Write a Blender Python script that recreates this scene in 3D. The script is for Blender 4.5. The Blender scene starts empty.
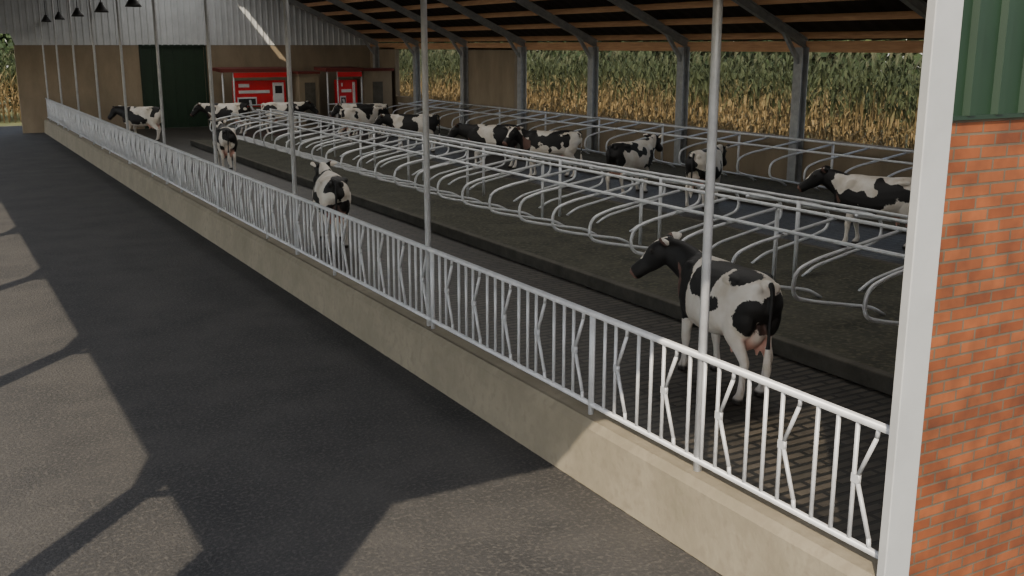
import bpy, bmesh, math, random
from mathutils import Vector, Matrix, noise
random.seed(7)
scene = bpy.context.scene
PI = math.pi

# ------------------------------------------------------------------ materials
def nmat(name):
    m = bpy.data.materials.new(name); m.use_nodes = True
    nt = m.node_tree
    return m, nt, nt.nodes['Principled BSDF']
def N(nt, t, **kw):
    n = nt.nodes.new(t)
    for k, v in kw.items():
        if k in n.inputs: n.inputs[k].default_value = v
        else: setattr(n, k, v)
    return n
def ramp(nt, stops):
    r = nt.nodes.new('ShaderNodeValToRGB'); e = r.color_ramp.elements
    while len(e) < len(stops): e.new(0.5)
    for i, (p, c) in enumerate(stops):
        e[i].position = p; e[i].color = (c[0], c[1], c[2], 1)
    return r
def noisy(name, c1, c2, scale=3, rough=0.8, metal=0.0, bump=0.0, detail=6, scale2=None, c3=None, stretch=None, bscale=None):
    m, nt, b = nmat(name); L = nt.links
    tc = N(nt, 'ShaderNodeTexCoord'); src = tc.outputs['Object']
    if stretch:
        mp = N(nt, 'ShaderNodeMapping'); mp.inputs['Scale'].default_value = stretch
        L.new(src, mp.inputs['Vector']); src = mp.outputs['Vector']
    n1 = N(nt, 'ShaderNodeTexNoise', Scale=scale, Detail=detail, Roughness=0.65)
    L.new(src, n1.inputs['Vector'])
    r = ramp(nt, [(0.32, c1), (0.68, c2)]); L.new(n1.outputs['Fac'], r.inputs['Fac'])
    out = r.outputs['Color']
    if c3:
        n2 = N(nt, 'ShaderNodeTexNoise', Scale=scale2 or scale*6, Detail=4)
        L.new(src, n2.inputs['Vector'])
        r2 = ramp(nt, [(0.5, (0, 0, 0)), (0.68, (1, 1, 1))]); L.new(n2.outputs['Fac'], r2.inputs['Fac'])
        mx = N(nt, 'ShaderNodeMixRGB'); L.new(r2.outputs['Color'], mx.inputs['Fac'])
        L.new(out, mx.inputs['Color1']); mx.inputs['Color2'].default_value = (*c3, 1); out = mx.outputs['Color']
    L.new(out, b.inputs['Base Color'])
    b.inputs['Roughness'].default_value = rough; b.inputs['Metallic'].default_value = metal
    if bump:
        nb = N(nt, 'ShaderNodeTexNoise', Scale=bscale or scale*8, Detail=6); L.new(src, nb.inputs['Vector'])
        bp = N(nt, 'ShaderNodeBump', Strength=bump, Distance=0.03); L.new(nb.outputs['Fac'], bp.inputs['Height'])
        L.new(bp.outputs['Normal'], b.inputs['Normal'])
    return m
def brickmat(name, c1, c2, mortar, bw, bh, ms, plane='xz', rough=0.85, bump=0.6, lo=.55, hi=1.15, ns=5, squash=False):
    m, nt, b = nmat(name); L = nt.links
    tc = N(nt, 'ShaderNodeTexCoord'); sp = N(nt, 'ShaderNodeSeparateXYZ'); cb = N(nt, 'ShaderNodeCombineXYZ')
    L.new(tc.outputs['Object'], sp.inputs[0])
    a = {'xz': ('X', 'Z'), 'yx': ('Y', 'X'), 'xy': ('X', 'Y'), 'yz': ('Y', 'Z')}[plane]
    L.new(sp.outputs[a[0]], cb.inputs['X']); L.new(sp.outputs[a[1]], cb.inputs['Y'])
    bt = N(nt, 'ShaderNodeTexBrick'); bt.inputs['Scale'].default_value = 1
    bt.inputs['Color1'].default_value = (*c1, 1); bt.inputs['Color2'].default_value = (*c2, 1); bt.inputs['Mortar'].default_value = (*mortar, 1)
    bt.inputs['Brick Width'].default_value = bw; bt.inputs['Row Height'].default_value = bh
    bt.inputs['Mortar Size'].default_value = ms; bt.inputs['Mortar Smooth'].default_value = 0.2
    if squash: bt.offset = 0.0
    L.new(cb.outputs[0], bt.inputs['Vector'])
    nz = N(nt, 'ShaderNodeTexNoise', Scale=ns, Detail=6); L.new(tc.outputs['Object'], nz.inputs['Vector'])
    rr = ramp(nt, [(0.3, (lo,)*3), (0.7, (hi,)*3)]); L.new(nz.outputs['Fac'], rr.inputs['Fac'])
    mx = N(nt, 'ShaderNodeMixRGB', blend_type='MULTIPLY'); mx.inputs['Fac'].default_value = 1
    L.new(bt.outputs['Color'], mx.inputs['Color1']); L.new(rr.outputs['Color'], mx.inputs['Color2'])
    L.new(mx.outputs['Color'], b.inputs['Base Color']); b.inputs['Roughness'].default_value = rough
    inv = N(nt, 'ShaderNodeMath', operation='SUBTRACT'); inv.inputs[0].default_value = 1; L.new(bt.outputs['Fac'], inv.inputs[1])
    bp = N(nt, 'ShaderNodeBump', Strength=bump, Distance=0.01); L.new(inv.outputs[0], bp.inputs['Height']); L.new(bp.outputs['Normal'], b.inputs['Normal'])
    return m

M = {}
M['asphalt'] = noisy('asphalt', (0.028, 0.027, 0.027), (0.062, 0.058, 0.054), 0.9, 0.85, bump=0.5, bscale=36, c3=(0.085, 0.079, 0.070), scale2=26)
M['concrete'] = noisy('concrete', (0.185, 0.16, 0.11), (0.26, 0.225, 0.16), 1.5, 0.9, bump=0.25, c3=(0.20, 0.17, 0.12), scale2=9)
M['wallconc'] = noisy('wallconc', (0.19, 0.15, 0.10), (0.27, 0.215, 0.145), 1.2, 0.9, bump=0.2, stretch=(1, 1, .4))
M['slats'] = brickmat('slats', (0.038, 0.033, 0.026), (0.060, 0.051, 0.040), (0.004, 0.004, 0.003), 0.5, 0.13, 0.026, 'xy', 0.5, 1.0, .5, 1.35, 2.5)
M['bed'] = noisy('bed', (0.028, 0.028, 0.020), (0.068, 0.065, 0.046), 1.6, 0.95, bump=0.6, c3=(0.10, 0.093, 0.060), scale2=14)
M['curb'] = noisy('curb', (0.055, 0.05, 0.038), (0.10, 0.09, 0.07), 3, 0.9, bump=0.3)
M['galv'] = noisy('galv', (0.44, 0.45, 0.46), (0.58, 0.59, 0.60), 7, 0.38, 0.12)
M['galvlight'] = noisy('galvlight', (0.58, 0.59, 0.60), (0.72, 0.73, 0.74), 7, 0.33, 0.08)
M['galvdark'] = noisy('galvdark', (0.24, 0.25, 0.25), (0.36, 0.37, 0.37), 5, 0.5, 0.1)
M['white'] = noisy('white', (0.33, 0.335, 0.33), (0.39, 0.395, 0.385), 2, 0.5)
M['brick'] = brickmat('brick', (0.155, 0.038, 0.008), (0.235, 0.068, 0.018), (0.10, 0.075, 0.046), 0.24, 0.075, 0.008, 'xz')
M['green'] = noisy('green', (0.003, 0.018, 0.005), (0.005, 0.024, 0.007), 2, 0.55)
M['greendark'] = noisy('greendark', (0.003, 0.015, 0.006), (0.005, 0.02, 0.008), 2, 0.5)
M['metalwall'] = noisy('metalwall', (0.46, 0.48, 0.49), (0.58, 0.60, 0.61), 1.2, 0.45, 0.1)
M['wood'] = noisy('wood', (0.42, 0.22, 0.11), (0.60, 0.35, 0.19), 2.5, 0.8, stretch=(8, .6, 8), bump=.2)
M['roof'] = noisy('roof', (0.02, 0.015, 0.012), (0.04, 0.03, 0.025), 2, 0.85)
M['red'] = noisy('red', (0.60, 0.008, 0.018), (0.72, 0.014, 0.026), 2, 0.4)
M['redbrown'] = noisy('redbrown', (0.10, 0.018, 0.014), (0.16, 0.028, 0.022), 2, 0.7)
M['plasticwhite'] = noisy('plasticwhite', (0.62, 0.62, 0.62), (0.75, 0.75, 0.75), 2, 0.4)
M['black'] = noisy('black', (0.015, 0.015, 0.016), (0.03, 0.03, 0.03), 3, 0.5)
M['grass'] = noisy('grass', (0.07, 0.09, 0.03), (0.15, 0.15, 0.06), 1.2, 0.95, bump=.5)
M['bark'] = noisy('bark', (.05,.035,.022),(.10,.075,.05), 6, .9, bump=.6)
# wind-break netting: fine woven mesh, partly see-through
m, nt, b_ = nmat('net'); b_.inputs['Base Color'].default_value = (.12,.13,.10,1); b_.inputs['Roughness'].default_value = .9
tr = N(nt,'ShaderNodeBsdfTransparent'); mx = N(nt,'ShaderNodeMixShader'); mx.inputs['Fac'].default_value = .24
nt.links.new(tr.outputs[0], mx.inputs[1]); nt.links.new(b_.outputs[0], mx.inputs[2]); nt.links.new(mx.outputs[0], nt.nodes['Material Output'].inputs['Surface'])
M['net'] = m

# ------------------------------------------------------------------ mesh builder
class MB:
    def __init__(s): s.v = []; s.f = []; s.m = []; s.sm = []
    def add(s, vs, fs, mi=0, smooth=False):
        o = len(s.v); s.v += [tuple(v) for v in vs]
        for f in fs: s.f.append(tuple(i + o for i in f)); s.m.append(mi); s.sm.append(smooth)
    def box(s, a, b, mi=0):
        x0, y0, z0 = a; x1, y1, z1 = b
        s.add([(x0,y0,z0),(x1,y0,z0),(x1,y1,z0),(x0,y1,z0),(x0,y0,z1),(x1,y0,z1),(x1,y1,z1),(x0,y1,z1)],
              [(0,3,2,1),(4,5,6,7),(0,1,5,4),(1,2,6,5),(2,3,7,6),(3,0,4,7)], mi)
    def beam(s, p, q, w, h, mi=0, ref=(0,0,1)):
        p = Vector(p); q = Vector(q); t = (q-p).normalized(); r = Vector(ref)
        a = t.cross(r).normalized(); b = a.cross(t).normalized()
        vs = []
        for c in (p, q):
            for i, j in ((-1,-1),(1,-1),(1,1),(-1,1)): vs.append(c + a*w/2*i + b*h/2*j)
        s.add(vs, [(0,1,2,3),(7,6,5,4),(0,4,5,1),(1,5,6,2),(2,6,7,3),(3,7,4,0)], mi)
    def tube(s, pts, r, n=8, mi=0, cap=True):
        pts = [Vector(p) for p in pts]; k = len(pts)
        rs = r if isinstance(r, (list, tuple)) else [r]*k
        vs = []; a = None
        for i, p in enumerate(pts):
            t = (pts[min(i+1, k-1)] - pts[max(i-1, 0)]).normalized()
            if a is None:
                ref = Vector((0,0,1)) if abs(t.z) < .9 else Vector((1,0,0)); a = t.cross(ref).normalized()
            a = (a - t*a.dot(t)).normalized(); b = t.cross(a)
            for j in range(n):
                th = 2*PI*j/n; vs.append(p + (a*math.cos(th) + b*math.sin(th))*rs[i])
        fs = []
        for i in range(k-1):
            for j in range(n):
                fs.append((i*n+j, i*n+(j+1) % n, (i+1)*n+(j+1) % n, (i+1)*n+j))
        if cap: fs += [tuple(reversed(range(n))), tuple(range((k-1)*n, k*n))]
        s.add(vs, fs, mi, True)
    def obj(s, name, mats, parent=None, loc=None):
        me = bpy.data.meshes.new(name); me.from_pydata(s.v, [], s.f)
        for m in mats: me.materials.append(M[m] if isinstance(m, str) else m)
        me.polygons.foreach_set('material_index', s.m); me.polygons.foreach_set('use_smooth', s.sm)
        me.update()
        o = bpy.data.objects.new(name, me); scene.collection.objects.link(o)
        if parent: o.parent = parent
        if loc: o.location = loc
        return o
def fillet(pts, r, n=5):
    pts = [Vector(p) for p in pts]; out = [pts[0]]
    for i in range(1, len(pts)-1):
        a, b, c = pts[i-1], pts[i], pts[i+1]
        rr = min(r, (a-b).length*.48, (c-b).length*.48)
        p = b + (a-b).normalized()*rr; q = b + (c-b).normalized()*rr
        for k in range(n+1):
            t = k/n; out.append(p*(1-t)**2 + b*2*t*(1-t) + q*t*t)
    out.append(pts[-1]); return out
def bevel(o, w=.02, seg=2):
    m = o.modifiers.new('b', 'BEVEL'); m.width = w; m.segments = seg; m.limit_method = 'ANGLE'

POSTY = [5.82 + 4.90*k for k in range(10)]
YB = 51.0; YG = 3.95; XR = 20.5; XL = -1.55; EZ = 3.85; RX = 9.2; RZ = 9.15; LEZ = 4.2
def roofz(x):
    return LEZ + (RZ-LEZ)*(x-XL)/(RX-XL) if x < RX else RZ + (EZ+.12-RZ)*(x-RX)/(XR-RX)

# ------------------------------------------------------------------ ground, floor
b = MB(); b.box((-90,-40,-.5),(120,160,-.06)); b.obj('ground', ['grass'])
b = MB(); b.box((-14,-30,-.055),(4.75,56,0)); b.obj('asphalt_yard', ['asphalt'])
b = MB(); b.box((4.75,-30,-.055),(40,YG-.12,0)); b.obj('asphalt_yard', ['asphalt'])
b = MB(); b.box((4.75,YG-.12,-.055),(XR,YB,0.0)); b.obj('floor', ['slats'])
for nm, x0, x1, y0, y1 in (('cubicle_platform', 9.05, 14.1, 4.2, 41.5), ('cubicle_platform', 17.7, XR-.28, 4.2, 45)):
    b = MB(); b.box((x0+.14,y0,0),(x1-.14,y1,.2),0); b.box((x0,y0,0),(x0+.14,y1,.215),1); b.box((x1-.14,y0,0),(x1,y1,.215),1)
    o = b.obj(nm, ['bed','curb']); bevel(o, .02)

# low wall carrying feed fence
b = MB()
ys = [YG+.02 + i*(YB-YG-.02)/40 for i in range(41)]
prof = [(4.76,0),(4.80,.52),(4.85,.585),(5.03,.585),(5.06,.55),(5.06,0)]
for i, y in enumerate(ys): b.v += [(x, y, z) for x, z in prof]
n = len(prof)
for i in range(40):
    for j in range(n-1):
        b.f.append((i*n+j, i*n+j+1, (i+1)*n+j+1, (i+1)*n+j)); b.m.append(0); b.sm.append(False)
b.f += [tuple(range(n))[::-1], tuple(range(40*n, 41*n))]; b.m += [0,0]; b.sm += [False, False]
b.obj('feed_barrier_wall', ['concrete'])

# ------------------------------------------------------------------ feed fence
FX = 4.93; ZT = 1.515; ZB = .68
b = MB()
b.tube([(FX,YG+.01,ZT),(FX,YB-.3,ZT)], .030, 8)
b.tube([(FX,YG+.01,ZB),(FX,YB-.3,ZB)], .024, 8)
U = .66; y = YG-.19+.02
zm = (ZB+ZT)/2 + .02
while y < YB-1.0:
    for dy in (0, .175, .50):
        if y+dy > YG+.05: b.tube([(FX,y+dy,ZB-.02),(FX,y+dy,ZT)], .016, 6)
    if y+.33 > YG:
        e0 = y+.335; ap = y+.465
        for (p, q) in (((FX,e0,ZB),(FX,e0+.01,ZB+.08)), ((FX,e0+.01,ZB+.08),(FX,ap,zm-.03)), ((FX,ap,zm-.03),(FX,ap,zm+.03)), ((FX,ap,zm+.03),(FX,e0+.01,ZT-.08)), ((FX,e0+.01,ZT-.08),(FX,e0,ZT))):
            b.tube([p,q], .016, 6)
        b.box((FX-.015,ap-.010,zm-.03),(FX+.015,y+.512,zm+.03))
    y += U
y = YG+.03
while y < YB-1:
    b.tube([(FX,y,.587),(FX,y,ZT+.01)], .026, 8); y += 3.3
b.obj('feed_fence', ['galv'])
b = MB()
for y in POSTY:
    b.tube([(FX+.02,y,.586),(FX+.02,y,roofz(FX)-.1)], .036, 10)
b.obj('fence_support_posts', ['galv'])

# ------------------------------------------------------------------ cubicle dividers
def cubicles(name, xr, s, xh, y0, y1):
    b = MB(); y = y0; k = 0
    while y < y1:
        sg = 1 if xh > xr else -1
        P = lambda d, z: (xr + sg*d, y, z)
        Lh = abs(xh-xr)
        path = [P(Lh, 1.36), P(.35, 1.12), P(-.02, 1.0), P(-.05, .66), P(.3, .56), P(1.45, .34), P(1.7,.20)]
        b.tube(fillet(path, .22, 6), .027, 8)
        if k % 3 == 0: b.tube([P(Lh-.02,.20), P(Lh-.02,1.42)], .034, 8)
        y += 1.17; k += 1
    y2 = y-1.17
    sg = 1 if xh > xr else -1
    b.tube([(xr+sg*.85,y0-.2,1.27),(xr+sg*.85,y2+.2,1.27)], .028, 8)
    b.tube([(xh-sg*.06,y0-.2,1.39),(xh-sg*.06,y2+.2,1.39)], .028, 8)
    return b.obj(name, ['galvlight'])
cubicles('cubicle_railing', 9.5, 1, 11.4, 4.75, 41)
cubicles('cubicle_railing', 13.7, -1, 11.8, 4.75, 41)
cubicles('cubicle_railing', 18.0, 1, 20.1, 4.9, 44)

# ------------------------------------------------------------------ barn shell
def corr(b, x0, x1, z0f, z1f, y, pitch=.25, depth=.035, mi=0, sy=-1):
    xs = []; x = x0
    while x < x1:
        xs += [(x,0),(x+pitch*.62,0),(x+pitch*.70,1),(x+pitch*.92,1)]; x += pitch
    xs = [(min(a,x1),c) for a,c in xs] + [(x1,0)]
    vs = []
    for a, c in xs: vs += [(a, y+sy*depth*c, z0f(a)), (a, y+sy*depth*c, z1f(a))]
    b.add(vs, [(2*i,2*i+2,2*i+3,2*i+1) for i in range(len(xs)-1)], mi)
b = MB()
b.box((3.9,YB,-.05),(9.2,YB+.2,EZ-.02)); b.box((12.05,YB,-.05),(XR+.15,YB+.2,EZ-.02)); b.box((9.2,YB,3.78),(12.05,YB+.2,EZ-.02))
corr(b, XL, XR, lambda x: 3.82 if x>3.9 else 4.3, lambda x: roofz(x)-.02, YB-.02, .28, .04, 1)
b.obj('wall_far', ['wallconc','metalwall'])
b = MB()
b.box((9.2,YB+.06,0),(12.05,YB+.12,3.78)); x = 9.2
while x < 12.0:
    b.box((x,YB+.03,0),(x+.06,YB+.06,3.78)); x += .475
b.box((9.1,YB-.04,0),(9.2,YB-.001,3.82),1); b.box((12.05,YB-.04,0),(12.15,YB-.001,3.82),1); b.box((9.1,YB-.04,3.74),(12.15,YB-.001,3.84),1)
b.obj('door_1', ['green','greendark'])
b = MB()
b.box((XR,YG,-.05),(XR+.18,YB,1.38))
b.box((XR-.02,36.0,-.05),(XR+.2,40.4,EZ-.15)); b.box((XR-.02,47.8,-.05),(XR+.2,YB,EZ-.15))
b.obj('wall_right', ['wallconc'])
b = MB()
for y0, y1 in zip([YG+.2]+POSTY, POSTY+[YB]):
    if 35.5 < (y0+y1)/2 < 40.2 or y0 > 47: continue
    b.add([(XR+.05,y0+.1,1.381),(XR+.05,y1-.1,1.381),(XR+.05,y1-.1,3.66),(XR+.05,y0+.1,3.66)],[(0,1,2,3)],0)
b.obj('windbreak_net', ['net'])
b = MB()
b.box((5.09,YG,-.05),(XR+.18,YG+.2,3.4),0)
b.box((5.035,YG-.03,3.385),(XR+.2,YG+.0,3.41),2)
corr(b, 5.03, XR+.15, lambda x: 3.41, lambda x: roofz(x), YG-.01, .25, .035, 1)
corr(b, XL, 5.06, lambda x: 4.25, lambda x: roofz(x), YG-.01, .25, .035, 1)
b.box((XL,YG,4.22),(5.2,YG+.12,4.32),1)
b.box((XL,YG,0),(-.14,YG+.2,4.25),0)
b.obj('wall_near', ['brick','green','greendark'])
b = MB(); b.box((4.81,YG-.07,0),(5.035,YG-.005,6.6)); o = b.obj('corner_column', ['white']); bevel(o,.006,1)

# roof (one missing sheet strip lets a shaft of sun onto the far wall)
b = MB()
def slope(xa, za, xb, zb, hole=None):
    n = 160; L_ = YB+.5-YG+.15
    ys = [YG-.15 + L_*i/n for i in range(n+1)]
    zf = lambda x: za+(zb-za)*(x-xa)/(xb-xa)
    segs = [(xa,xb,False)] if not hole else [(xa,hole[0],False),(hole[0],hole[1],True),(hole[1],xb,False)]
    for (p, q, h) in segs:
        vs = []
        for i, y in enumerate(ys):
            d = .03 if i % 2 else 0
            vs += [(p,y,zf(p)+.2+d),(q,y,zf(q)+.2+d)]
        fs = [(2*i,2*i+1,2*i+3,2*i+2) for i in range(n) if not (h and hole[2] < (ys[i]+ys[i+1])/2 < hole[3])]
        b.add(vs, fs, 0)
slope(XL, LEZ-.16, RX-.5, RZ-.22)
slope(RX+.5, RZ-.23, XR+.6, EZ+.12-.25, (11.85,12.42,46.6,48.7))
b.add([(RX-.9,YG-.2,RZ-.1),(RX+.9,YG-.2,RZ-.1),(RX+.9,YB+.5,RZ-.1),(RX-.9,YB+.5,RZ-.1),(RX,YG-.2,RZ+.45),(RX,YB+.5,RZ+.45)],[(0,4,5,3),(4,1,2,5)],0)
b.obj('roof', ['roof'])
b = MB()
xs = [XL+.1] + [XL+.1+1.0*i for i in range(1, 11)] + [XR-.9*i for i in range(0, 13)]
for x in xs:
    if abs(x-12.4) < .05: x = 12.6
    b.box((x-.045,YG+.05,roofz(x)+.0),(x+.045,YB,roofz(x)+.17))
b.box((XR-.02,YG+.05,EZ-.22),(XR+.1,YB,EZ+.06))
b.obj('roof_purlins', ['wood'])
b = MB()
for y in POSTY:
    for (x0, x1) in ((XL, RX), (XR, RX)):
        p = Vector((x0,y,roofz(x0)-.12)); q = Vector((x1,y,roofz(x1)-.12))
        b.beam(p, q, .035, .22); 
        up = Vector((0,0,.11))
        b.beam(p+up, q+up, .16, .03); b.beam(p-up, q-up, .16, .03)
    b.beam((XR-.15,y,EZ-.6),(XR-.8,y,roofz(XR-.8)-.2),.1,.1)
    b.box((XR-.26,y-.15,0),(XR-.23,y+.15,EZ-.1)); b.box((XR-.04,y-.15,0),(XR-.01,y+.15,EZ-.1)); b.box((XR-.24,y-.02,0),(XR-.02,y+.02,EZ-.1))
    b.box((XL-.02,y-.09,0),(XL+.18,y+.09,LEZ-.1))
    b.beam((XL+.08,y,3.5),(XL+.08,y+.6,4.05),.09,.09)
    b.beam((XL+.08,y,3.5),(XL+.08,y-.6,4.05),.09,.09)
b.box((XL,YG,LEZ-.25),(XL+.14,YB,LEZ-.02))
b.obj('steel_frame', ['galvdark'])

# hanging lamps
for i in range(6):
    y = 24.3+5.4*i
    if y > YB-.4: y = YB-.4
    e = bpy.data.objects.new('hanging_lamp', None); scene.collection.objects.link(e); e.location = (5.25,y,4.8)
    b = MB(); b.tube([(0,0,.30),(0,0,.24),(0,0,.1),(0,0,0)], [.05,.07,.16,.22], 16, 0); b.obj('shade', ['black'], e)
    b = MB(); b.tube([(0,0,.3),(0,0,roofz(5.25)-4.8)], .015, 6); b.obj('cord', ['black'], e)

# ------------------------------------------------------------------ milking robots
def robot(loc, w):
    e = bpy.data.objects.new('milking_robot', None); scene.collection.objects.link(e); e.location = loc
    b = MB()
    b.box((0,0,0),(w,1.0,.12),3)
    b.box((.15,.15,1.0),(w-.1,.7,2.2),0)
    b.box((.3,.11,1.62),(w*.66,.16,1.76),1)
    b.box((.3,.11,1.90),(w*.30,.16,2.06),1)
    b.box((.22,.1,1.08),(w*.42,.16,1.45),1); b.box((.26,.09,1.12),(w*.40,.1,1.38),2)
    b.box((w*.72,.1,1.1),(w-.22,.16,2.1),1); b.box((w*.76,.09,1.6),(w-.3,.1,1.95),2)
    b.box((.2,.3,.12),(.6,.8,1.0),1); b.box((w-.6,.3,.12),(w-.2,.8,1.0),1)
    o = b.obj('housing', ['red','plasticwhite','black','galvdark'], e); bevel(o,.02)
    b = MB()
    b.add([(-.6,-.3,2.60),(w+.1,-.3,2.60),(w+.1,1.4,2.66),(-.6,1.4,2.66),(-.6,-.3,2.76),(w+.1,-.3,2.76),(w+.1,1.4,2.8),(-.6,1.4,2.8)],
          [(0,3,2,1),(4,5,6,7),(0,1,5,4),(1,2,6,5),(2,3,7,6),(3,0,4,7)],0)
    b.box((.0,-.28,2.36),(w,-.22,2.58),1)
    b.obj('canopy', ['redbrown','red'], e)
    b = MB()
    for x in (-.5, 0, w): b.tube([(x,-.2,0),(x,-.2,2.6)], .04, 8)
    for z in (.4,.75,1.1): b.tube([(-.5,-.2,z),(w,-.2,z)], .028, 8)
    b.tube(fillet([(w*.3,.1,1.3),(w*.3,-.15,.9),(w*.55,-.15,.5),(w*.7,.1,.45)],.1), .06, 8)
    b.obj('gate_and_arm', ['galv'], e)
robot((12.7,48.6,0), 2.65); robot((17.35,47.6,0), 1.2)
b = MB(); b.box((15.65,47.9,0),(16.6,49.5,2.5),0); b.box((15.55,47.8,2.5),(16.65,49.6,2.6),1); b.box((15.9,47.86,.1),(16.4,47.9,2.1),2); b.obj('control_cabin', ['wallconc','redbrown','curb'])
b = MB(); b.box((18.75,47.6,0),(20.2,49.0,2.6),0); b.box((18.7,47.5,2.6),(20.3,49.1,2.72),1); b.box((19.2,47.56,.1),(19.7,47.6,2.1),2); b.obj('control_cabin', ['wallconc','redbrown','curb'])

# ------------------------------------------------------------------ cows
def catmull(P, k=4):
    out = []
    for i in range(len(P)-1):
        p0 = P[max(i-1,0)]; p1 = P[i]; p2 = P[i+1]; p3 = P[min(i+2,len(P)-1)]
        for j in range(k):
            t = j/k
            out.append([0.5*((2*b_)+(-a_+c_)*t+(2*a_-5*b_+4*c_-d_)*t*t+(-a_+3*b_-3*c_+d_)*t**3) for a_,b_,c_,d_ in zip(p0,p1,p2,p3)])
    out.append(list(P[-1])); return out
def loft(mb, P, sides=None, n=18, k=4, ex=2.0, pear=0.0):
    if sides is None: P = [list(p)+[0,1,0] for p in P]
    else: P = [list(p)+list(s) for p, s in zip(P, sides)]
    R = catmull(P, k); vs = []
    m = len(R)
    for i, r in enumerate(R):
        c = Vector(r[:3]); t = (Vector(R[min(i+1,m-1)][:3])-Vector(R[max(i-1,0)][:3])).normalized()
        sd = Vector(r[5:8]); sd = (sd - t*sd.dot(t)).normalized(); up = t.cross(sd)
        for j in range(n):
            th = 2*PI*j/n; cs, sn = math.cos(th), math.sin(th)
            cc = math.copysign(abs(cs)**(2/ex), cs); ss = math.copysign(abs(sn)**(2/ex), sn)
            wv = r[3]*(1 - pear*ss)
            vs.append(c + sd*cc*max(wv,.004) + up*ss*max(r[4],.004))
    fs = []
    for i in range(m-1):
        for j in range(n): fs.append((i*n+j, i*n+(j+1)%n, (i+1)*n+(j+1)%n, (i+1)*n+j))
    fs += [tuple(reversed(range(n))), tuple(range((m-1)*n, m*n))]
    mb.add(vs, fs, 0, True)
def ell(mb, c, r, n=14, mseg=9):
    vs = [(c[0],c[1],c[2]+r[2])]; 
    for i in range(1, mseg):
        ph = PI*i/mseg
        for j in range(n):
            th = 2*PI*j/n; vs.append((c[0]+r[0]*math.sin(ph)*math.cos(th), c[1]+r[1]*math.sin(ph)*math.sin(th), c[2]+r[2]*math.cos(ph)))
    vs.append((c[0],c[1],c[2]-r[2])); fs = []
    for j in range(n): fs.append((0,1+j,1+(j+1)%n))
    for i in range(mseg-2):
        for j in range(n): fs.append((1+i*n+j,1+(i+1)*n+j,1+(i+1)*n+(j+1)%n,1+i*n+(j+1)%n))
    L = len(vs)-1
    for j in range(n): fs.append((L,1+(mseg-2)*n+(j+1)%n,1+(mseg-2)*n+j))
    mb.add(vs, fs, 0, True)

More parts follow.
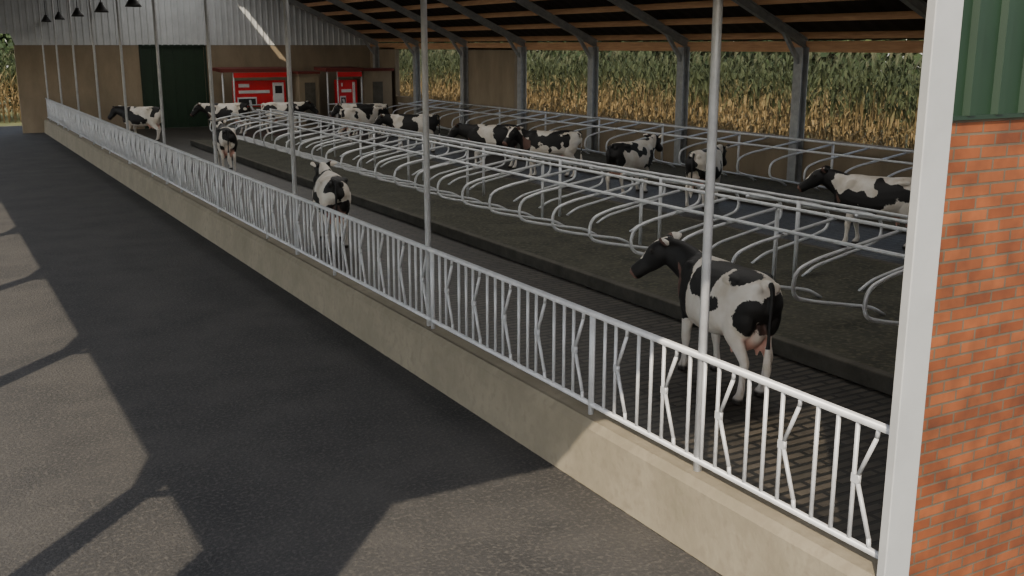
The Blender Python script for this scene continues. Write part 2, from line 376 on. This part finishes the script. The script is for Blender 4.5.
cow_cache = {}
def cow_base(yaw, npitch, hpitch, st):
    key = (yaw, npitch, hpitch, st)
    if key in cow_cache: return cow_cache[key]
    mb = MB()
    T = [(-.88,0,1.22,.07,.10),(-.83,0,1.20,.19,.19),(-.70,0,1.165,.27,.265),(-.48,0,1.11,.31,.335),(-.2,0,1.03,.36,.395),
         (.1,0,1.00,.375,.415),(.38,0,1.02,.33,.40),(.60,0,1.06,.265,.36),(.76,0,1.10,.20,.29),(.88,0,1.12,.11,.18)]
    loft(mb, T, n=24, ex=2.3, pear=.13)
    for s in (1,-1):
        ell(mb, (-.44,s*.20,1.335), (.14,.09,.06)); ell(mb, (-.81,s*.11,1.30), (.07,.055,.06))
        ell(mb, (.53,s*.18,1.08), (.19,.085,.28)); ell(mb, (-.62,s*.15,.98), (.21,.13,.28)); ell(mb, (-.30,s*.22,.86), (.2,.10,.14))
    ell(mb, (.73,0,.88), (.19,.13,.22)); ell(mb, (-.05,0,1.365),(.80,.06,.05)); ell(mb, (.48,0,1.375),(.28,.08,.055))
    ell(mb, (-.44,0,.71), (.25,.185,.18)); ell(mb, (-.57,0,.80), (.18,.165,.2))
    for sx in (-.54,-.35):
        for s in (1,-1): loft(mb, [(sx,s*.095,.62,.035,.035),(sx,s*.10,.53,.025,.025),(sx,s*.10,.475,.018,.018)], n=8, k=2)
    for i, s in enumerate((1,-1)):
        d = st[i]; y = s*.18
        loft(mb, [(.56,s*.16,1.08,.07,.16),(.54,y,.86,.09,.145),(.50+d*.15,y+s*.01,.72,.075,.105),(.54+d*.5,y,.47,.054,.062),(.535+d*.55,y,.41,.054,.06),
                  (.53+d*.8,y,.27,.037,.040),(.525+d,y,.13,.045,.050),(.55+d,y,.08,.047,.054),(.565+d,y,.035,.060,.075),(.57+d,y,.0,.062,.082)], n=14)
        d = st[2+i]; y = s*.185
        loft(mb, [(-.58,s*.15,1.16,.09,.18),(-.52,s*.185,.96,.125,.215),(-.51+d*.2,y+s*.01,.78,.10,.165),(-.61+d*.5,y,.62,.064,.10),(-.715+d*.75,y,.49,.049,.068),
                  (-.71+d*.8,y,.42,.046,.058),(-.68+d*.9,y,.27,.038,.042),(-.655+d,y,.13,.045,.050),(-.63+d,y,.08,.047,.054),(-.61+d,y,.035,.060,.075),(-.605+d,y,.0,.062,.082)], n=14)
    loft(mb, [(-.80,0,1.36,.045,.045),(-.89,0,1.36,.036,.036),(-.94,.0,1.26,.029,.029),(-.945,.01,1.0,.024,.024),(-.94,.02,.75,.022,.022),(-.94,.02,.6,.038,.038),(-.945,.02,.45,.050,.050),(-.95,.02,.30,.018,.018)], n=10)
    Yw = math.radians(yaw); npr = math.radians(npitch); hp = math.radians(hpitch)
    def dirv(y, p): return Vector((math.cos(y)*math.cos(p), math.sin(y)*math.cos(p), math.sin(p)))
    def sidev(y): return (-math.sin(y), math.cos(y), 0)
    P = []; S = []
    P.append((.38,0,1.10,.22,.29)); S.append(sidev(0))
    P.append((.68,0,1.14,.19,.28)); S.append(sidev(0))
    c = Vector((.68,0,1.15))
    for (l, f, rs, ru) in ((.15,.2,.155,.245),(.15,.5,.132,.215),(.13,.8,.118,.185),(.08,1,.105,.155)):
        c = c + dirv(Yw*f, npr)*l; P.append((c.x,c.y,c.z,rs,ru)); S.append(sidev(Yw*f))
    loft(mb, P, S, n=18)
    hd = dirv(Yw, hp); sd = Vector(sidev(Yw)); hu = hd.cross(sd); 
    o = c + Vector((0,0,.045))
    H = []
    for (t, dn, rs, ru) in ((-.09,0,.06,.08),(-.02,0,.10,.115),(.08,-.01,.124,.145),(.18,-.025,.120,.152),(.30,-.045,.090,.130),(.39,-.05,.078,.108),(.48,-.055,.090,.100),(.55,-.06,.092,.092),(.59,-.06,.066,.066)):
        q = o + hd*t + hu*dn; H.append((q.x,q.y,q.z,rs,ru))
    loft(mb, H, [tuple(sd)]*len(H), n=18, ex=2.4)
    for s in (1,-1):
        q = [o + hd*(.04-.055*k_) + sd*s*(.08+.07*k_) + hu*(.07-.004*k_*k_) for k_ in range(4)]
        loft(mb, [(*q[0],.034,.022),(*q[1],.072,.021),(*q[2],.076,.02),(*q[3],.022,.015)], [tuple(hd*.3+hu)]*4, n=10, k=3)
        qe = o + hd*.17 + sd*s*.098 + hu*.055; ell(mb, qe, (.038,.038,.034), 10, 7)
        qn = o + hd*.57 + sd*s*.05 - hu*.03; ell(mb, qn, (.034,.034,.034), 8, 6)
    me = bpy.data.meshes.new('t'); me.from_pydata(mb.v, [], mb.f); ob = bpy.data.objects.new('t', me); scene.collection.objects.link(ob)
    bmm = bmesh.new(); bmm.from_mesh(me); bmesh.ops.recalc_face_normals(bmm, faces=bmm.faces); bmm.to_mesh(me); bmm.free()
    r = ob.modifiers.new('r','REMESH'); r.mode = 'VOXEL'; r.voxel_size = .015; r.use_smooth_shade = True
    sm = ob.modifiers.new('s','SMOOTH'); sm.factor = .5; sm.iterations = 6
    dg = bpy.context.evaluated_depsgraph_get(); ev = ob.evaluated_get(dg)
    m2 = bpy.data.meshes.new_from_object(ev)
    bpy.data.objects.remove(ob)
    bmm = bmesh.new(); bmm.from_mesh(m2)
    eyes = []
    for s in (1,-1):
        q = o + hd*.175 + sd*s*.115 + hu*.055; eyes.append(q)
        bmesh.ops.create_uvsphere(bmm, u_segments=10, v_segments=8, radius=.023, matrix=Matrix.Translation(q))
    for f in bmm.faces: f.smooth = True
    bmm.to_mesh(m2); bmm.free()
    cow_cache[key] = (m2, o.copy(), hd.copy(), sd.copy(), hu.copy(), eyes)
    return cow_cache[key]

cm, nt, bs = nmat('cow_hide'); L = nt.links
def attr(nm): 
    a = N(nt, 'ShaderNodeAttribute'); a.attribute_name = nm; return a
tc = N(nt, 'ShaderNodeTexCoord')
nz = N(nt, 'ShaderNodeTexNoise', Scale=11, Detail=6, Roughness=.7); L.new(tc.outputs['Object'], nz.inputs['Vector'])
ad = N(nt, 'ShaderNodeMath', operation='MULTIPLY_ADD'); L.new(nz.outputs['Fac'], ad.inputs[0]); ad.inputs[1].default_value = .34; L.new(attr('patch').outputs['Fac'], ad.inputs[2])
rp = ramp(nt, [(.655,(.78,.73,.66)),(.68,(.010,.009,.009))]); L.new(ad.outputs[0], rp.inputs['Fac'])
nd = N(nt, 'ShaderNodeTexNoise', Scale=3.5, Detail=4); L.new(tc.outputs['Object'], nd.inputs['Vector'])
rd = ramp(nt, [(.35,(.80,.76,.70)),(.6,(1,1,1))]); L.new(nd.outputs['Fac'], rd.inputs['Fac'])
mdirt = N(nt, 'ShaderNodeMixRGB', blend_type='MULTIPLY'); mdirt.inputs['Fac'].default_value = 1; L.new(rp.outputs['Color'], mdirt.inputs['Color1']); L.new(rd.outputs['Color'], mdirt.inputs['Color2'])
mp = N(nt, 'ShaderNodeMixRGB'); L.new(attr('pink').outputs['Fac'], mp.inputs['Fac']); L.new(mdirt.outputs['Color'], mp.inputs['Color1']); mp.inputs['Color2'].default_value = (.68,.36,.28,1)
md = N(nt, 'ShaderNodeMixRGB'); L.new(attr('dark').outputs['Fac'], md.inputs['Fac']); L.new(mp.outputs['Color'], md.inputs['Color1']); md.inputs['Color2'].default_value = (.03,.025,.02,1)
L.new(md.outputs['Color'], bs.inputs['Base Color']); bs.inputs['Roughness'].default_value = .65
nb = N(nt, 'ShaderNodeTexNoise', Scale=90, Detail=3); L.new(tc.outputs['Object'], nb.inputs['Vector'])
bp = N(nt, 'ShaderNodeBump', Strength=.25, Distance=.01); L.new(nb.outputs['Fac'], bp.inputs['Height']); L.new(bp.outputs['Normal'], bs.inputs['Normal'])

def cl(x): return max(0., min(1., x))
def make_cow(x, y, az, seed, yaw=0, npitch=14, hpitch=-42, st=(.06,-.08,-.06,.10), blobs=None, bias=0.0, scale=.97, z=0.0):
    m2, o, hd, sd, hu, eyes = cow_base(yaw, npitch, hpitch, st)
    me = m2.copy(); me.name = 'cow'; me.materials.clear(); me.materials.append(cm)
    pa = me.attributes.new('patch','FLOAT','POINT'); pk = me.attributes.new('pink','FLOAT','POINT'); dk = me.attributes.new('dark','FLOAT','POINT')
    A=[];B=[];C=[]
    off = Vector((seed*7.31, seed*3.77, seed*1.93))
    for v in me.vertices:
        p = v.co
        q = p - o; t = q.dot(hd); l = q.dot(sd); u = q.dot(hu)
        head = t > -.05 and p.x > .6 and q.length < .68
        nv = noise.noise(Vector((p.x*1.9, p.y*1.5, p.z*2.0))+off) + .45*noise.noise(p*4.5+off)
        if blobs is not None:
            f = -1
            for (bx,by,bz,br) in blobs: f = max(f, (br-(p-Vector((bx,by,bz))).length)/.22)
            f = f + .75*nv
            f = max(-.9, min(.9, f))
        else: f = nv*2.1 + bias
        if p.z < .74: f -= (.74-p.z)*7
        if p.x < -.9 and p.z < .68: f = -1
        if p.x < -.9 and p.z >= .68: f = .9 if seed % 2 else f
        if head:
            f = 1
            if abs(l) < .040+.015*math.sin(t*20+seed) and u > .02 and t < .38: f = -1
        A.append(.5+.5*max(-1,min(1,f)))
        k = cl((.26-abs(p.x+.49))*10)*cl((.95-p.z)*8)*cl((.21-abs(p.y))*30)*cl((p.z-.45)*20)
        if abs(p.y) > .14 and p.z < .60: k = 0
        if head and t > .55: k = max(k, .3)
        if head and abs(l) > .16: k = max(k, .25)
        B.append(k*.9)
        d = cl((.07-p.z)*40)
        if min((p-e).length for e in eyes) < .027: d = 1
        C.append(d)
    pa.data.foreach_set('value', A); pk.data.foreach_set('value', B); dk.data.foreach_set('value', C)
    ob = bpy.data.objects.new('cow', me); scene.collection.objects.link(ob)
    ob.location = (x,y,z); ob.rotation_euler = (0,0,math.radians(90-az)); ob.scale = (scale,)*3
    return ob

hero = [(1.0,.15,1.3,.32),(.66,.3,1.2,.36),(.58,.25,.9,.28),(.02,.3,1.33,.30),(-.28,.36,1.02,.10),(-.60,.12,1.40,.22),(-.80,.25,1.02,.20),(-.88,-.1,1.05,.20),(-.35,-.2,1.2,.3)]
make_cow(7.72, 8.72, 11, 1, yaw=46, npitch=28, hpitch=-36, blobs=hero, scale=1.0)
make_cow(6.82, 19.2, 14, 2, yaw=12, npitch=26, hpitch=-30, bias=.1)
make_cow(8.1, 32.3, 8, 3, yaw=12, npitch=26, hpitch=-30, bias=.15)
make_cow(7.9, 44.6, -50, 5, yaw=0)
make_cow(11.6, 45.5, -78, 6, yaw=0, bias=-.15)
make_cow(13.9, 45.0, 100, 8, yaw=0, bias=.1)
make_cow(15.3, 39.5, 80, 9, yaw=0)
make_cow(16.7, 42.2, -70, 19, yaw=0, bias=.1)
make_cow(15.6, 34.8, -70, 10, yaw=0, bias=-.05)
make_cow(15.7, 28.9, -55, 11, yaw=0, bias=.3)
make_cow(16.0, 26.0, -60, 12, yaw=46, npitch=28, hpitch=-36, bias=-.1)
make_cow(16.0, 22.0, 72, 13, yaw=12, npitch=26, hpitch=-30, bias=-.1)
make_cow(16.4, 19.5, 58, 17, yaw=0, bias=.25)
make_cow(15.8, 13.6, -28, 21, yaw=12, npitch=26, hpitch=-30, bias=.0)

# ------------------------------------------------------------------ vegetation
def vegmat(name, stops):
    m, nt, b = nmat(name); L = nt.links
    a = N(nt, 'ShaderNodeAttribute'); a.attribute_name = 'shade'
    r = ramp(nt, stops); L.new(a.outputs['Fac'], r.inputs['Fac']); L.new(r.outputs['Color'], b.inputs['Base Color'])
    b.inputs['Roughness'].default_value = .8
    tr = N(nt, 'ShaderNodeBsdfTranslucent'); L.new(r.outputs['Color'], tr.inputs['Color'])
    mx = N(nt, 'ShaderNodeMixShader'); mx.inputs['Fac'].default_value = .2
    L.new(b.outputs[0], mx.inputs[1]); L.new(tr.outputs[0], mx.inputs[2])
    L.new(mx.outputs[0], nt.nodes['Material Output'].inputs['Surface'])
    return m
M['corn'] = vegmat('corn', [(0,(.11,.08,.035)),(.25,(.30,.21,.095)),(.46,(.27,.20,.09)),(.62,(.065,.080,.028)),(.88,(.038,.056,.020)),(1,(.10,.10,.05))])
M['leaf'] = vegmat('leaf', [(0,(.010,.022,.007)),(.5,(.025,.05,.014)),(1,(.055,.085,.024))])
def finish(name, V, F, S, mat):
    me = bpy.data.meshes.new(name); me.from_pydata(V, [], F); a = me.attributes.new('shade','FLOAT','POINT'); a.data.foreach_set('value', S)
    me.materials.append(M[mat]); me.update(); o = bpy.data.objects.new(name, me); scene.collection.objects.link(o); return o
def corn(name, pts):
    V=[];F=[];S=[]
    for (x,y) in pts:
        h = random.uniform(3.0,3.9); rnd = random.uniform(-.12,.12)
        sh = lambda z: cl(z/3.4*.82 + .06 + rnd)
        o = len(V)
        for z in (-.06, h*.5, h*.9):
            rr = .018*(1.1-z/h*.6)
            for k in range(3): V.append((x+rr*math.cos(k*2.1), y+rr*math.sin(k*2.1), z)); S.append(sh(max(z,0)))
        for i in range(2):
            for k in range(3): F.append((o+i*3+k,o+i*3+(k+1)%3,o+i*3+3+(k+1)%3,o+i*3+3+k))
        for k in range(11):
            z = h*(.10+.078*k)+random.uniform(-.08,.08); th = (k%2)*PI+random.uniform(-1.2,1.2); Ls = random.uniform(.45,.75)*(1 if k<8 else .7)
            dx,dy = math.cos(th), math.sin(th); px,py = -dy,dx; o = len(V)
            droop = random.uniform(.2,.9) if z > 1.5 else random.uniform(.8,1.6)
            for s_,w in ((0,.02),(.35,.045),(.7,.035),(1,.003)):
                zz = z+Ls*(1.1*s_ - droop*s_*s_)
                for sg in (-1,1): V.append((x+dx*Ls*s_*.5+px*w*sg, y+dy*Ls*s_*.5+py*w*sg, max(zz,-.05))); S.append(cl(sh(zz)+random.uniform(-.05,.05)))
            for i in range(3): F.append((o+2*i,o+2*i+1,o+2*i+3,o+2*i+2))
        th = random.uniform(0,6.3); z = h*random.uniform(.38,.48); ex,ey = x+.07*math.cos(th), y+.07*math.sin(th); o = len(V)
        for zz,rr in ((z,.015),(z+.1,.035),(z+.24,.012)):
            for k in range(4): V.append((ex+rr*math.cos(k*PI/2), ey+rr*math.sin(k*PI/2), zz)); S.append(.3)
        for i in range(2):
            for k in range(4): F.append((o+i*4+k,o+i*4+(k+1)%4,o+i*4+4+(k+1)%4,o+i*4+4+k))
        for k in range(4):
            th = random.uniform(0,6.3); o = len(V); dx,dy=math.cos(th)*.1,math.sin(th)*.1
            V += [(x-.006,y,h*.9),(x+.006,y,h*.9),(x+dx,y+dy,h*.9+.28)]; S += [.9,.95,1]; F.append((o,o+1,o+2))
    return finish(name, V, F, S, 'corn')
pts = []
for r in range(7):
    y = 12
    while y < 57:
        pts.append((23.2+r*.75+random.uniform(-.08,.08), y)); y += random.uniform(.16,.30)
corn('corn_field', pts)
pts = []
for r in range(7):
    x = -8
    while x < 30:
        pts.append((x, 59+r*.75+random.uniform(-.08,.08))); x += random.uniform(.16,.34)
corn('corn_field', pts)
def tree(name, cx, cy, hgt, rad, nl=2600):
    e = bpy.data.objects.new(name, None); scene.collection.objects.link(e); e.location = (cx,cy,-.06)
    V=[];F=[];S=[]
    bl = []
    for i in range(10):
        th = random.uniform(0,6.3); rr = random.uniform(0,rad*.6)
        bl.append((rr*math.cos(th), rr*math.sin(th), hgt*(.22+.065*i), rad*random.uniform(.42,.62)))
    for i in range(nl):
        c = random.choice(bl); d = Vector((random.gauss(0,1),random.gauss(0,1),random.gauss(0,1))).normalized()
        p = Vector(c[:3]) + d*c[3]*random.uniform(.75,1.08)
        if p.z < .2: p.z = .2+random.random()*.4
        a = Vector((random.gauss(0,1),random.gauss(0,1),random.gauss(0,1))).normalized(); bb = a.cross(d).normalized() if abs(a.dot(d))<.99 else Vector((1,0,0))
        s_ = random.uniform(.14,.28); o = len(V)
        for i_,j_ in ((-1,-.5),(0,-1),(1,0),(0,1)): V.append(tuple(p + a*s_*i_ + bb*s_*j_*.7)); 
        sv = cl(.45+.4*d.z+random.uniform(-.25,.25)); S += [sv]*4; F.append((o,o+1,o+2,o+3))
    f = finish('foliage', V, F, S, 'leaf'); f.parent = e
    b = MB(); b.tube([(0,0,0),(.1,0,hgt*.3),(0,.1,hgt*.75)],[.28,.2,.06],8); 
    for i in range(4):
        th = i*1.6; b.tube([(0,0,hgt*.3),(rad*.5*math.cos(th),rad*.5*math.sin(th),hgt*.6)],[.12,.03],6)
    b.obj('trunk', ['bark'], e)
for i in range(22):
    tree('tree', 34+random.uniform(-1,2.5), 14+i*3.4+random.uniform(-.8,.8), random.uniform(7,9), random.uniform(3.0,3.6))
for i in range(7):
    tree('tree', -8+i*4.5, 71+random.uniform(-2,3), random.uniform(7,9), random.uniform(3,3.6))

# ------------------------------------------------------------------ light
sd = bpy.data.lights.new('sun','SUN'); sd.energy = 6.4; sd.angle = math.radians(.6); sd.color = (1,.87,.68)
so = bpy.data.objects.new('sun', sd); scene.collection.objects.link(so)
v = Vector((.777,.864,-1.0)); so.rotation_euler = v.to_track_quat('-Z','Y').to_euler(); so.location = (-10,-10,20)
al = bpy.data.lights.new('barn_fill_light','AREA'); al.shape = 'RECTANGLE'; al.size = 6; al.size_y = 44; al.energy = 1400; al.color = (1,.97,.92)  # unseen fill added under the roof to brighten the interior, not a fixture
ao = bpy.data.objects.new('barn_fill_light', al); scene.collection.objects.link(ao); ao.location = (11.5, 28, 7.6)
w = bpy.data.worlds.new('w'); scene.world = w; w.use_nodes = True; nt = w.node_tree
sk = nt.nodes.new('ShaderNodeTexSky'); sk.sky_type = 'NISHITA'; sk.sun_disc = False; sk.sun_elevation = math.radians(40); sk.sun_rotation = math.atan2(-.777,-.864)
hs = nt.nodes.new('ShaderNodeHueSaturation'); hs.inputs['Saturation'].default_value = .55
mxw = nt.nodes.new('ShaderNodeMixRGB'); mxw.blend_type = 'MULTIPLY'; mxw.inputs['Fac'].default_value = 1; mxw.inputs['Color2'].default_value = (1.0,.97,.94,1)
nt.links.new(sk.outputs[0], hs.inputs['Color']); nt.links.new(hs.outputs[0], mxw.inputs['Color1'])
nt.links.new(mxw.outputs[0], nt.nodes['Background'].inputs['Color']); nt.nodes['Background'].inputs['Strength'].default_value = .35

# ------------------------------------------------------------------ camera
cd = bpy.data.cameras.new('cam'); cd.sensor_width = 36; cd.lens = 36*1034/1024; cd.clip_end = 500
co = bpy.data.objects.new('cam', cd); scene.collection.objects.link(co)
co.location = (0,0,3.8); co.rotation_euler = (math.radians(90-13.2), 0, math.radians(-29.5))
scene.camera = co
